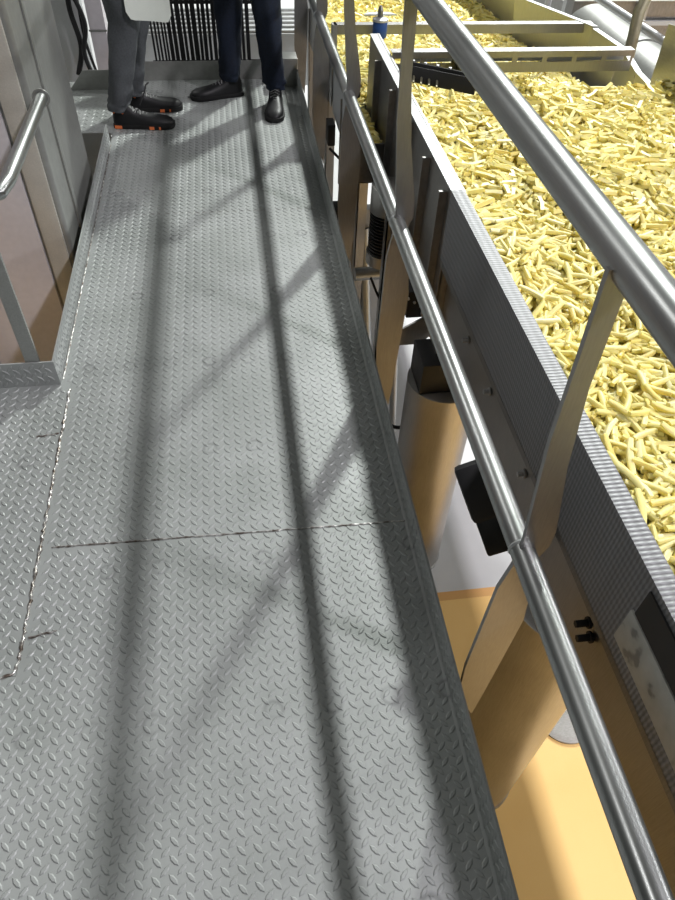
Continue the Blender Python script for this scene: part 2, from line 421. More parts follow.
# ------------------------------------------------------------------ junction box behind the mid rail
JB = thing('junction_box', (.56, .98, .0), 'black rounded junction box hanging between mid rail and conveyor', 'box')
c0 = Vector((.520, 1.07, .345)); c1 = Vector((.600, .93, .150))
ax = (c1 - c0); Ln = ax.length; ax.normalize(); sd = ax.cross(Vector((0, 1, 0))).normalized(); up = sd.cross(ax)
R3 = Matrix((sd, ax, up)).transposed().to_4x4(); R3.translation = c0
MB().box(-.045, .045, 0, Ln * .62, -.02, .02, R3).build('lid', M['black'], JB, bevel=.014)
MB().box(-.038, .038, Ln * .6, Ln, -.018, .018, R3).build('body', M['motor'], JB, bevel=.008)
MB().tube([(.60, .95, .17), (.65, .98, .16), (.712, 1.0, .18)], .008, 8).build('bracket', M['steel'], JB)

# ------------------------------------------------------------------ infeed conveyor (behind)
IZ = .27
IC = thing('infeed_conveyor', (1.3, 5, -1.5), 'stainless infeed trough carrying fries in behind the slotted bar', 'conveyor')
MB().prism([(.541, .345), (.571, .345), (.571, .350), (.546, .350), (.546, .12), (.541, .12)], 'y', 3.90, 6.6).build('side_wall', M['steel'], IC)
MB().prism([(.543, .335), (.575, .335), (.575, .340), (.548, .340), (.548, .12), (.543, .12)], 'y', 3.02, 3.85).build('side_wall', M['bright'], IC)
MB().box(.549, 1.9, 3.02, 6.6, .13, .142).build('pan', M['steel'], IC)
MB().box(.536, .541, 4.02, 4.3, -.25, .33).build('gusset', M['dark_steel'], IC)
MB().box(.549, .67, 3.01, 3.018, .12, .30).build('end_wall', M['dark_steel'], IC)
for y in (3.15, 3.5, 4.0, 4.5, 5.0):
    MB().box(.534, .545, y, y + .01, -.12, .31).build('stiffener_rib', M['dark_steel'], IC)
for y in (3.35, 4.2, 5.2):
    mb = MB(); mb.box(.555, .61, y, y + .006, -1.5, .13); mb.box(.555, .561, y, y + .06, -1.5, .13); mb.build('frame_column', M['leg'], IC)
# right wall: two angled sheets with bright folded rims
def wall(p0, p1, z0, z1, out, rim=.03):
    (x0, y0), (x1, y1) = p0, p1
    m = MB(); m.add([(x0 - out, y0, z0), (x1 - out, y1, z0), (x1, y1, z1), (x0, y0, z1), (x0 - out + .004, y0, z0), (x1 - out + .004, y1, z0), (x1 + .004, y1, z1), (x0 + .004, y0, z1)],
        [(0, 1, 2, 3), (7, 6, 5, 4), (0, 3, 7, 4), (1, 5, 6, 2), (3, 2, 6, 7), (0, 4, 5, 1)])
    w = m.build('side_wall', M['infeed'], IC)
    m = MB(); m.add([(x0, y0, z1), (x1, y1, z1), (x1 + rim, y1, z1), (x0 + rim, y0, z1), (x0, y0, z1 + .004), (x1, y1, z1 + .004), (x1 + rim, y1, z1 + .004), (x0 + rim, y0, z1 + .004)],
        [(3, 2, 1, 0), (4, 5, 6, 7), (0, 1, 5, 4), (1, 2, 6, 5), (2, 3, 7, 6), (3, 0, 4, 7)])
    m.build('rim', M['bright'], w)
M['infeed'] = metal('infeed_sheet', (.40, .40, .36), .42, .7, (2, 2, .3), .08)
wall((1.885, 3.09), (1.90, 3.26), .13, .49, 0)
wall((1.90, 3.265), (1.975, 3.60), .13, .49, 0)
wall((1.975, 3.605), (1.95, 3.92), .13, .49, 0)
wall((1.95, 3.925), (1.70, 4.50), .13, .50, -.06)
wall((1.70, 4.505), (1.68, 6.6), .13, .50, -.10)
# plain cross bar over the infeed
mb = MB().prism([(3.98, .455), (4.03, .455), (4.03, .50), (3.98, .50)], 'x', .56, 1.98); mb.build('cross_bar', M['post'], IC)
MB().prism([(3.96, .33), (4.05, .33), (4.03, .50), (3.98, .50)], 'x', .55, .575).build('bar_bracket', M['steel'], IC)
mb = MB(); mb.lathe((.59, 3.44, .345), [(.028, 0), (.028, .02), (.018, .035), (.018, .06)], 12); mb.build('clamp_knob', M['black'], IC, smooth=True)

# blue capped sensor on a clamp plate
SN = thing('sensor', (.74, 3.72, .30), 'blue sleeved cylinder clamped upright beside the slotted bar', 'sensor')
SX, SYY = .785, 3.90
MB().lathe((SX, SYY, 0), [(.033, .465), (.037, .47), (.037, .535), (.033, .54)], 24).build('blue_sleeve', M['blue'], SN, smooth=True)
MB().lathe((SX, SYY, 0), [(.040, .54), (.040, .55), (.026, .555)], 24).build('collar', M['bright'], SN, smooth=True)
MB().prism([(SX - .085, SYY + .01), (SX + .085, SYY + .01), (SX + .055, SYY + .05), (SX - .055, SYY + .05)], 'z', .560, .566).build('clamp_plate', M['bright'], SN)
MB().lathe((SX, SYY + .01, 0), [(.014, .556), (.014, .585), (.006, .605)], 8).build('nut', M['dark_steel'], SN)
MB().lathe((SX, SYY, 0), [(.026, .25), (.026, .465)], 16).build('stem', M['leg'], SN, smooth=True)

# black brush unit between the two beds
BR = thing('brush_unit', (.95, 3.25, .45), 'black bolted brush bar lying across the fries under the slotted bar', 'brush')
Rm = Matrix.Translation((.92, 3.07, .555)) @ Matrix.Rotation(math.radians(-34), 4, 'Z') @ Matrix.Rotation(math.radians(-18), 4, 'X')
MB().box(-.19, .17, -.07, .07, -.03, .03, Rm).build('housing', M['motor'], BR, bevel=.006)
MB().box(-.17, .16, -.085, -.072, -.045, .015, Rm).build('front_strip', M['black'], BR, bevel=.003)
for k in range(6):
    p = Rm @ Vector((-.15 + .056 * k, -.02, .03)); MB().lathe(p, [(.007, 0), (.007, .006)], 8).build('bolt', M['bright'], BR)
for k in range(5):
    p = Rm @ Vector((-.15 + .035 * k, -.08, -.02)); MB().tube([p, p + Vector((-.012, -.05, -.01))], .005, 6).build('tine', M['olive'], BR)
MB().box(1.02, 1.10, 3.20, 3.27, .50, .575).build('bracket', M['black'], BR, bevel=.004)
MB().box(1.0, 1.16, 3.12, 3.26, .555, .570, None).build('mounting_plate', M['motor'], BR, bevel=.003)

# ------------------------------------------------------------------ fries
NV = 4
def fry_shape(seed, near=True):
    r = random.Random(seed)
    ln = r.uniform(.052, .096); w = r.uniform(.0112, .0138); h = r.uniform(.0105, .0130); bend = r.uniform(-.005, .005); tw = r.uniform(-.25, .25)
    segs = 5 if near else 3
    if near: cs = [(1, .72), (.72, 1), (-.72, 1), (-1, .72), (-1, -.72), (-.72, -1), (.72, -1), (1, -.72)]
    else: cs = [(1, 1), (-1, 1), (-1, -1), (1, -1)]
    V = []; F = []; n = len(cs)
    for i in range(segs):
        u = i / (segs - 1); x = (u - .5) * ln; yb = bend * (1 - (2 * u - 1) ** 2)
        sc = 1.0
        if near and i in (0, segs - 1): sc = .82
        a = tw * (u - .5)
        for p, q in cs:
            yy = p * w / 2 * sc; zz = q * h / 2 * sc
            V.append((x, yb + yy * math.cos(a) - zz * math.sin(a), yy * math.sin(a) + zz * math.cos(a)))
    for i in range(segs - 1):
        for j in range(n):
            k = (j + 1) % n; F.append((i * n + j, (i + 1) * n + j, (i + 1) * n + k, i * n + k))
    F.append(tuple(range(n))); F.append(tuple(reversed(range((segs - 1) * n, segs * n))))
    return np.array(V), F
def heap(x, y):
    """height of the heap surface"""
    base = np.where(y < 2.90, BED_Z, np.where(y > 3.10, IZ, BED_Z + (IZ - BED_Z) * np.clip((y - 2.90) / .20, 0, 1)))
    base = np.where(x < .70, IZ + 0 * x, base)
    base = base + .010 * np.sin(7.3 * x + 2 * y) + .010 * np.sin(5.1 * y - 3 * x + 1) + .006 * np.sin(17 * x + 11 * y)
    # gentle crown towards the middle, and a ridge where the infeed drops its load
    base = base + np.where((y < 2.98) & (x > .72), .03 * np.clip((x - .72) / .5, 0, 1), 0)
    base = base + .03 * np.exp(-((y - 2.86) / .12) ** 2) * (x > 1.2)
    return base
def in_region(x, y):
    A = (x > .735) & (x < 1.86) & (y > -.3) & (y < 3.05)
    B = (x > np.where(y > 3.66, .58, .735)) & (x < np.where(y > 4, 1.76, 1.86)) & (y >= 3.05) & (y < 6.5)
    D = (x > .58) & (x < .66) & (y > 3.05) & (y < 3.68)
    return A | B | D
# underlying solid heap
xs = np.linspace(.735, 1.87, 60); ys = np.linspace(-.35, 3.08, 150)
def sheet(xs, ys, drop, zfix=None):
    m = MB(); X_, Y_ = np.meshgrid(xs, ys); Z_ = heap(X_, Y_) - drop
    v = np.stack([X_.ravel(), Y_.ravel(), Z_.ravel()], 1); nx = len(xs)
    f = [(j * nx + i, j * nx + i + 1, (j + 1) * nx + i + 1, (j + 1) * nx + i) for j in range(len(ys) - 1) for i in range(nx - 1)]
    m.add(v.tolist(), f); return m
parts_v = []; parts_f = []; parts_t = []
off = 0
for mb in (sheet(xs, ys, .030), sheet(np.linspace(.735, 1.86, 50), np.linspace(3.06, 3.66, 24), .025), sheet(np.linspace(.577, 1.78, 50), np.linspace(3.64, 6.5, 90), .025), sheet(np.linspace(.577, .67, 8), np.linspace(3.03, 3.66, 14), .025)):
    parts_v.append(np.array(mb.v)); parts_f += [tuple(i + off for i in f) for f in mb.f]; parts_t.append(np.full(len(mb.v), .02)); off += len(mb.v)
# scatter
layers = [(-.022, 1.25), (-.011, 1.15), (.0, .95), (.008, .34)]
camH = np.array([0, 0, 1.6])
def rot(yaw, pitch, roll):
    cy, sy, cp, sp, cr, sr = np.cos(yaw), np.sin(yaw), np.cos(pitch), np.sin(pitch), np.cos(roll), np.sin(roll)
    Rz = np.array([[cy, -sy, 0], [sy, cy, 0], [0, 0, 1]]); Ry = np.array([[cp, 0, sp], [0, 1, 0], [-sp, 0, cp]]); Rx = np.array([[1, 0, 0], [0, cr, -sr], [0, sr, cr]])
    return Rz @ Ry @ Rx
near_shapes = [fry_shape(i, True) for i in range(14)]; far_shapes = [fry_shape(100 + i, False) for i in range(12)]
area_cell = .00095
insts = []
x0, x1, y0, y1 = .55, 1.95, -.05, 6.5
for dz, dens in layers:
    n = int((x1 - x0) * (y1 - y0) / area_cell * dens)
    X_ = rng.uniform(x0, x1, n); Y_ = rng.uniform(y0, y1, n)
    ok = in_region(X_, Y_); X_, Y_ = X_[ok], Y_[ok]
    Z_ = heap(X_, Y_) + dz + rng.normal(0, .003, len(X_))
    # clumps of fries lie roughly alike
    flow = np.sin(X_ * 9 + Y_ * 4) + np.sin(Y_ * 8 - X_ * 5)
    yaw = flow * 1.1 + rng.normal(0, .75, len(X_)); pit = rng.normal(0, .17, len(X_)); rol = rng.uniform(-.6, .6, len(X_))
    for a in zip(X_, Y_, Z_, yaw, pit, rol): insts.append((*a, dz))
I = np.array(insts)
# keep ends clear of the side sheets
hx = np.abs(np.cos(I[:, 3])) * .045
lim = np.where((I[:, 0] > .70) & (I[:, 1] < 3.66), .722, .578)
bad = I[:, 0] - hx < lim; I[bad, 0] = (lim + hx + .004)[bad]
hi_ = np.where(I[:, 1] > 4.0, 1.80, 1.878)
bad = I[:, 0] + hx > hi_; I[bad, 0] = (hi_ - .003 - hx)[bad]
bad = (I[:, 0] < .70) & (I[:, 1] < 3.66) & (I[:, 0] + hx > .672); I[bad, 0] = (.670 - hx)[bad]
# the camera, used to tell which fries show largest
vp1 = np.array([-137., -744.]); vv = np.array([-30., 631.]); FPX = math.sqrt(-(vp1 @ vv))
Yc = np.array([*vp1, FPX]); Yc /= np.linalg.norm(Yc); Dc = np.array([*vv, FPX]); Dc /= np.linalg.norm(Dc); Zc = -Dc; Xc = np.cross(Yc, Zc)
Rw = np.array([Xc, Yc, Zc])       # world = Rw @ cam (x right, y down, z forward)
cc = (I[:, :3] - camH) @ Rw
px = 337.5 + FPX * cc[:, 0] / cc[:, 2]; py = 450 + FPX * cc[:, 1] / cc[:, 2]
vis = (px > 6) & (px < 660) & (py > 0) & (py < 890) & (I[:, 6] > -.005) & (I[:, 0] > .78)
order = np.argsort(np.where(vis, cc[:, 2], 99))
pick = set(order[:300].tolist())
shape_me = []
for V, F in near_shapes:
    me = bpy.data.meshes.new('potato_fry'); me.from_pydata(V.tolist(), [], F); me.materials.append(M['fry']); me.shade_smooth(); me.set_sharp_from_angle(angle=math.radians(50))
    shape_me.append(me)
for k, (X_, Y_, Z_, yaw, pit, rol, dz) in enumerate(I):
    R_ = rot(yaw, pit, rol)
    if k in pick:
        o = bpy.data.objects.new('potato_fry', shape_me[k % 14]); C.objects.link(o)
        if dz > .005: Z_ += .003
        o.matrix_world = Matrix.Translation((X_, Y_, Z_)) @ Matrix(R_.tolist()).to_4x4()
        tag(o, 'pale yellow peeled potato fry on top of the heap nearest the camera', 'fry', 'fries on top of the nearest part of the heap')
        continue
    near = Y_ < 1.9 and dz > -.012
    V, F = (near_shapes if near else far_shapes)[k % (14 if near else 12)]
    W = V @ R_.T + np.array([X_, Y_, Z_])
    parts_v.append(W); parts_f += [tuple(i + off for i in f) for f in F]; off += len(V)
    parts_t.append(np.full(len(V), (k * .61803) % 1.0 * .96))
me = bpy.data.meshes.new('potato_fries'); me.from_pydata(np.concatenate(parts_v).tolist(), [], parts_f); me.update()
at = me.attributes.new('tone', 'FLOAT', 'POINT'); at.data.foreach_set('value', np.concatenate(parts_t).astype(np.float32))
me.materials.append(M['fry']); me.shade_smooth(); me.set_sharp_from_angle(angle=math.radians(50))
fo = bpy.data.objects.new('potato_fries', me); C.objects.link(fo); fo.pass_index = 0
tag(fo, 'deep bed of pale yellow potato fries filling the conveyor troughs', 'fries', kind='stuff')

# ------------------------------------------------------------------ machinery under the conveyor
MT = thing('gear_motor', (.66, 2.62, -.4), 'upright motor with black finned body and steel end ring beneath the conveyor', 'motor')
mx, my = .640, 2.72
pr = []
for k in range(12): pr += [(.078, -.055 + k * .016), (.078, -.047 + k * .016), (.068, -.046 + k * .016), (.068, -.040 + k * .016)]
MB().lathe((mx, my, 0), pr, 32).build('finned_body', M['motor'], MT)
MB().lathe((mx, my, 0), [(.070, -.115), (.084, -.110), (.084, -.056)], 32).build('end_ring', M['leg'], MT, smooth=True)
MB().lathe((mx, my, 0), [(.08, .137), (.08, .25), (.05, .26)], 32).build('upper_housing', M['leg'], MT, smooth=True)
PF = thing('pipe_frame', (.62, 3.0, -1.5), 'grey pipework with a flanged cross pipe under the gear motor', 'pipes')
MB().tube([(.66, 3.35, -.30), (.72, 3.10, -1.45)], .030, 16).build('upright_pipe', M['tube'], PF, smooth=True)
MB().tube([(.56, 3.0, -.36), (.95, 3.02, -.36)], .034, 20).build('cross_pipe', M['tube'], PF, smooth=True)
MB().lathe((.70, 3.01, -.36), [(.040, -.008), (.040, .008)], 20, 'x').build('pipe_flange', M['steel'], PF)
MB().tube([(.82, 3.2, -.30), (.84, 2.9, -1.45)], .022, 12).build('upright_pipe', M['steel'], PF, smooth=True)
MB().box(.60, .90, 3.36, 3.42, -1.5, -.2).build('back_post', M['bright'], PF)
MB().tube([(.74, 2.9, -.5), (.86, 2.88, -.5)], .018, 10).build('valve', M['black'], PF)
def cable(pts, r, label, mat='rubber', name='cable'):
    # smooth curve through the points
    P = [Vector(p) for p in pts]; path = []
    for i in range(len(P) - 1):
        p0, p1, p2, p3 = P[max(i - 1, 0)], P[i], P[i + 1], P[min(i + 2, len(P) - 1)]
        for k in range(8):
            t = k / 8
            path.append(.5 * ((2 * p1) + (-p0 + p2) * t + (2 * p0 - 5 * p1 + 4 * p2 - p3) * t * t + (-p0 + 3 * p1 - 3 * p2 + p3) * t ** 3))
    path.append(P[-1])
    return tag(MB().tube(path, r, 8).build(name, M[mat], smooth=True), label, 'cable')
cable([(.56, 2.60, -.12), (.62, 2.58, -.24), (.70, 2.62, -.24), (.82, 2.66, -.16)], .006, 'thin cable looping below the steel end ring of the motor')
cable([(.58, 2.2, -.62), (.64, 2.18, -.66), (.72, 2.17, -.65), (.78, 2.16, -.60)], .009, 'black hose running to the side of the far round leg')
cable([(.50, 3.62, .02), (.57, 3.55, -.03), (.62, 3.5, -.06), (.60, 3.35, -.14), (.57, 3.25, -.30)], .007, 'black cable hanging beside the frame column next to the walkway edge')
VB = thing('valve_block', (.52, 3.3, -.2), 'small black valve block with a silver rod beside the walkway edge', 'valve')
MB().box(.475, .53, 3.22, 3.32, -.20, -.12).build('body', M['black'], VB, bevel=.006)
MB().tube([(.52, 3.23, -.14), (.55, 3.02, -.42)], .008, 10).build('rod', M['bright'], VB, smooth=True)
MB().box(.49, .53, 3.62, 3.72, .03, .14).build('connector', M['black'], VB, bevel=.006)
# round drain cover on the ochre floor
DR = MB().lathe((1.30, 1.07, -1.5), [(.13, 0), (.13, .012), (.105, .014), (.105, .006)], 40).build('drain_cover', M['dark_steel'], smooth=True)
tag(DR, 'round grey steel drain cover on the ochre floor behind the near round leg', 'drain cover')

# ------------------------------------------------------------------ beyond the end of the walkway
GL = thing('bar_grille', (-.1, 4.86, .05), 'black upright bar grille behind the end of the walkway', 'grille')
xb = -.455
while xb < .29:
    w = random.choice([.018, .023, .029]) if xb > -.36 else .012; top = .66
    lean = -.012 if xb < -.2 else .0
    if not (.15 < xb < .19):
        m = MB(); m.add([(xb, 4.85, .055), (xb + w, 4.85, .055), (xb + w, 4.865, .055), (xb, 4.865, .055), (xb + lean, 4.85, top), (xb + w + lean, 4.85, top), (xb + w + lean, 4.865, top), (xb + lean, 4.865, top)],
            [(3, 2, 1, 0), (4, 5, 6, 7), (0, 1, 5, 4), (1, 2, 6, 5), (2, 3, 7, 6), (3, 0, 4, 7)])
        m.build('bar', M['hose'], GL)
    xb += w + random.choice([.006, .008, .010])
MB().box(-.47, .30, 4.852, 4.863, .050, .064).build('bottom_rail', M['hose'], GL)
MB().box(-.32, .30, 4.852, 4.863, .375, .395).build('top_rail', M['hose'], GL)
MB().box(-.62, .30, 4.868, 4.90, -1.5, -.0).build('backing_post', M['machine'], GL)
COL = tag(MB().box(-.845, -.745, 5.0, 5.1, -1.5, 1.6).build('column', M['pinkish'], bevel=.004), 'square pinkish grey steel column left of the grey trousers', 'column')
MB().box(-.85, -.74, 4.995, 5.0, .19, .20).build('band', M['machine'], COL)
cable([(-.86, 4.86, -.02), (-.88, 4.85, .12), (-.84, 4.84, .30), (-.93, 4.84, .6), (-.95, 4.84, .9)], .014, 'thick black hose rising left of the pinkish column, curving left at its top', name='hose')
cable([(-.95, 4.88, -.02), (-.90, 4.9, .14), (-.92, 4.9, .36), (-.88, 4.9, .62), (-.9, 4.9, .9)], .016, 'thick black hose rising left of the pinkish column, nearest the grey cabinet', name='hose')
cable([(-.845, 4.93, -.02), (-.872, 4.93, .15), (-.87, 4.92, .34), (-.86, 4.92, .62), (-.855, 4.92, .9)], .009, 'thin black hose rising against the pinkish column', name='hose')
PS = tag(MB().box(-1.06, -.90, 5.05, 5.25, -1.5, .35).build('steel_post', M['bright'], bevel=.01), 'bright steel machine post behind the black hoses', 'post')
# grey step block beyond right foot of the person in jeans
SBK = MB(); SBK.box(.30, .42, 4.56, 4.69, 0, .16); SBK = SBK.build('bracket_box', M['machine'], bevel=.004)
tag(SBK, 'small grey steel block on the deck behind the right shoe of the person in jeans', 'bracket')
TRD = thing('duct', (.0, 7.6, -1.5), 'pale ribbed steel duct crossing low behind the bar grille', 'duct')
MB().box(-.9, 1.2, 7.0, 7.8, -.85, -.40).build('duct_body', M['bright'], TRD, bevel=.02)
for k in range(6): MB().box(-.9, 1.2, 7.02 + .13 * k, 7.04 + .13 * k, -.40, -.385).build('seam', M['steel'], TRD)
for x in (-.85, .35): MB().box(x, x + .06, 7.3, 7.36, -1.5, -.85).build('duct_leg', M['steel'], TRD)

# ------------------------------------------------------------------ top right background
BP = tag(MB().tube([(2.10, 3.72, .18), (2.11, 3.75, .42), (2.12, 3.80, .60), (2.17, 3.84, .70), (2.25, 3.86, .74), (2.33, 3.88, .72), (2.42, 3.9, .76), (2.6, 3.95, .78)], .030, 20).build('bent_pipe', M['olive'], smooth=True),
         'olive grey bent pipe rising behind the right end of the slotted bar', 'pipe')
HR = thing('far_handrail', (2.4, 4.6, -1.5), 'light grey tube handrail behind the infeed trough', 'railing')
MB().tube([(2.16, 5.4, .50), (2.22, 3.2, .52)], .020, 16).build('rail_tube', M['bright'], HR, smooth=True)
MB().tube([(2.17, 5.1, -1.5), (2.17, 5.1, .50)], .022, 16).build('rail_post', M['bright'], HR, smooth=True)
MB().tube([(2.205, 3.95, -1.5), (2.205, 3.95, .51)], .022, 16).build('rail_post', M['tube'], HR, smooth=True)
MB().lathe((2.205, 3.9, .515), [(.026, -.02), (.026, .02)], 16, 'y').build('rail_clamp', M['bright'], HR)
DD = thing('round_duct', (2.6, 4.5, -1.5), 'wide grey sheet metal duct behind the light grey handrail', 'duct')
MB().tube([(2.62, 5.3, .02), (2.62, 3.6, .02)], .24, 40).build('duct_shell', M['machine'], DD, smooth=True)
MB().tube([(2.62, 4.55, .02), (2.62, 4.50, .02)], .25, 40).build('duct_band', M['machine'], DD, smooth=True)
MB().box(2.56, 2.68, 4.0, 4.1, -1.5, -.2).build('duct_leg', M['steel'], DD)
MB().box(2.56, 2.68, 5.0, 5.1, -1.5, -.2).build('duct_leg', M['steel'], DD)
DM = thing('drive_motor', (2.3, 3.5, -.4), 'black drive motor with silver ring below the bent pipe', 'motor')
MB().tube([(2.20, 3.42, .12), (2.20, 3.75, .12)], .10, 24).build('motor_body', M['motor'], DM, smooth=True)
MB().tube([(2.20, 3.40, .12), (2.20, 3.42, .12)], .075, 24).build('end_cap', M['bright'], DM, smooth=True)
MB().box(2.12, 2.34, 3.42, 3.75, -1.5, .03).build('mount', M['dark_steel'], DM)
GP = thing('far_machine', (3.3, 6, -1.5), 'dark grey machine with bright rails in the far top right corner', 'machine')
MB().box(2.5, 4.6, 5.6, 6.4, -1.5, .20).build('frame_body', M['dark_steel'], GP)
for z, y in ((.22, 5.58), (.05, 5.58), (-.12, 5.58)): MB().box(2.4, 4.6, y - .03, y, z, z + .03).build('frame_rail', M['bright'], GP)
for x in (2.5, 3.1, 3.7): MB().box(x, x + .06, 5.54, 5.6, -1.5, .28).build('frame_post', M['steel'], GP)

# ------------------------------------------------------------------ people
def skin_body(joints, edges, radii, name, mat, parent):
    me = bpy.data.meshes.new(name)
    keys = list(joints); idx = {k: i for i, k in enumerate(keys)}
    wl = parent.location
    me.from_pydata([tuple(Vector(joints[k]) - wl) for k in keys], [(idx[a], idx[b]) for a, b in edges], [])
    o = bpy.data.objects.new(name, me); C.objects.link(o)
    md = o.modifiers.new('skin', 'SKIN'); md.use_smooth_shade = True
    for i, k in enumerate(keys):
        r = radii[k]; r = r if isinstance(r, tuple) else (r, r)
        me.skin_vertices[0].data[i].radius = r; me.skin_vertices[0].data[i].use_root = (k == 'pelvis')
    sb = o.modifiers.new('sub', 'SUBSURF'); sb.levels = 1; sb.render_levels = 1
    dg = bpy.context.evaluated_depsgraph_get(); dg.update()
    nm = bpy.data.meshes.new_from_object(o.evaluated_get(dg)); bpy.data.objects.remove(o)
    nm.materials.clear(); nm.materials.append(mat); nm.shade_smooth()
    n = bpy.data.objects.new(name, nm); C.objects.link(n); n.parent = parent
    return n
def ell(c, rx, ry, n=20, ph=0, fold=0, seed=0, U=Vector((1, 0, 0)), V=Vector((0, 1, 0))):
    out = []
    for k in range(n):
        a = 2 * PI * k / n
        q = 1 + fold * math.sin(3 * a + ph + seed) + fold * .7 * math.sin(5 * a - 2 * ph + seed)
        out.append(Vector(c) + U * (rx * q * math.cos(a)) + V * (ry * q * math.sin(a)))
    return out
def trouser_leg(mb, pts, seed, gather=.13):
    """pts: (x,y,z,rx,ry) from hem to hip"""
    rings = []
    steps = 9
    for i in range(len(pts) - 1):
        for k in range(steps):
            t = k / steps; a, b = pts[i], pts[i + 1]; q = [a[j] * (1 - t) + b[j] * t for j in range(5)]
            z = q[2]
            amp = .035 + gather * max(0, 1 - abs(z - .13) / .14) * abs(math.sin(z * 75 + seed)) + .035 * max(0, 1 - abs(z - .50) / .12)
            rings.append(ell((q[0] + .0015 * math.sin(z * 60 + seed), q[1], z), q[3] * (1 + .5 * gather * math.sin(z * 95 + seed) * max(0, 1 - abs(z - .14) / .14)), q[4], 24, z * 14, amp * .9, seed))
    q = pts[-1]; rings.append(ell(q[:3], q[3], q[4], 24, 0, 0, seed))
    mb.ring_loft(rings)
def shoe(parent, heel, ang, ln=.315, sole_accent=False, high=.0):
    """heel: ground point at back of heel; ang: direction of the toe"""
    U = Vector((math.cos(ang), math.sin(ang), 0)); V = Vector((-math.sin(ang), math.cos(ang), 0)); O = Vector(heel)
    prof = [(0.0, .022, .070), (.04, .034, .088 + high), (.12, .038, .102 + high), (.26, .040, .104 + high), (.36, .041, .092), (.48, .044, .078), (.62, .050, .066), (.76, .053, .060), (.88, .048, .055), (.96, .034, .045), (1.0, .014, .030)]
    rings = []
    for u, w, h in prof:
        ring = []
        for k in range(17):
            a = PI * k / 16
            yy = math.cos(a); zz = math.sin(a)
            ring.append(O + U * (u * ln) + V * (w * (abs(yy) ** .75) * (1 if yy > 0 else -1)) + Vector((0, 0, .018 + (h - .018) * zz ** .8)))
        rings.append(ring)
    up = MB().ring_loft(rings).build('shoe', M['shoe'], parent, smooth=True, angle=60)
    m = MB(); outl = [(u, w + .006) for u, w, h in prof]
    pts = [(u, w) for u, w in outl] + [(u, -w) for u, w in reversed(outl)]
    vs = [O + U * (u * ln * 1.02 - .003) + V * w + Vector((0, 0, z)) for z in (.0018, .026) for u, w in pts]; n = len(pts)
    m.add(vs, [tuple(reversed(range(n))), tuple(range(n, 2 * n))] + [(i, (i + 1) % n, n + (i + 1) % n, n + i) for i in range(n)])
    s_ = m.build('sole', M['sole'], up, bevel=.003)
    if sole_accent:
        for (u0, u1) in ((.02, .14), (.60, .68), (.71, .79)):
            for sgn in (-1, 1):
                w = .047 if u0 > .3 else .034
                m = MB(); c = [O + U * (u * ln) + V * (sgn * ww) + Vector((0, 0, z)) for z in (.004, .020) for u, ww in ((u0, w), (u1, w + .006), (u1, w + .013), (u0, w + .010))]
                m.add(c, [(3, 2, 1, 0), (4, 5, 6, 7), (0, 1, 5, 4), (1, 2, 6, 5), (2, 3, 7, 6), (3, 0, 4, 7)])
                m.build('sole_accent', M['orange'], up)
        m = MB().tube([O + U * (.03 * ln) + V * (-.034) + Vector((0, 0, .085)), O + U * (.10 * ln) + V * (-.041) + Vector((0, 0, .10)), O + U * (.2 * ln) + V * (-.042) + Vector((0, 0, .085))], .006, 8)
        m.build('heel_tab', M['orange'], up, smooth=True)
    m = MB()
    for k in range(5):
        u = .34 + .055 * k; h = .101 - .008 * k
        s2 = 1 if k % 2 else -1
        m.tube([O + U * ((u - .012 * s2) * ln) + V * (-.026) + Vector((0, 0, h - .012)), O + U * (u * ln) + Vector((0, 0, h + .001)), O + U * ((u + .012 * s2) * ln) + V * .026 + Vector((0, 0, h - .012))], .0036, 6)
    m.build('laces', M['lace'], up, smooth=True)
    return up
def hand_chain(J, E, R, wrist, d, side, pre, curl):
    """palm and five fingers; d: direction of the fingers, side: towards the thumb"""
    W = Vector(wrist); d = Vector(d).normalized(); s = Vector(side).normalized(); n = d.cross(s).normalized()
    J[pre + 'palm'] = W + d * .045; R[pre + 'palm'] = (.030, .016); E.append((pre + 'wrist', pre + 'palm'))
    for i, (off, l) in enumerate(((.026, .072), (.009, .080), (-.009, .075), (-.026, .060))):
        a, b, c, e = (pre + f'f{i}{q}' for q in 'abce')
        J[a] = W + d * .082 + s * off; J[b] = J[a] + d * l * .45 + n * curl * .2; J[c] = J[b] + d * l * .28 + n * curl * .6; J[e] = J[c] + d * l * .12 + n * curl * .7
        R[a] = .0095; R[b] = .0088; R[c] = .008; R[e] = .0065; E += [(pre + 'palm', a), (a, b), (b, c), (c, e)]
    a, b, c = (pre + f't{q}' for q in 'abc')
    J[a] = W + d * .030 + s * .034; J[b] = J[a] + d * .03 + s * .016 + n * curl * .4; J[c] = J[b] + d * .026 + n * curl * .5
    R[a] = .012; R[b] = .010; R[c] = .0075; E += [(pre + 'palm', a), (a, b), (b, c)]
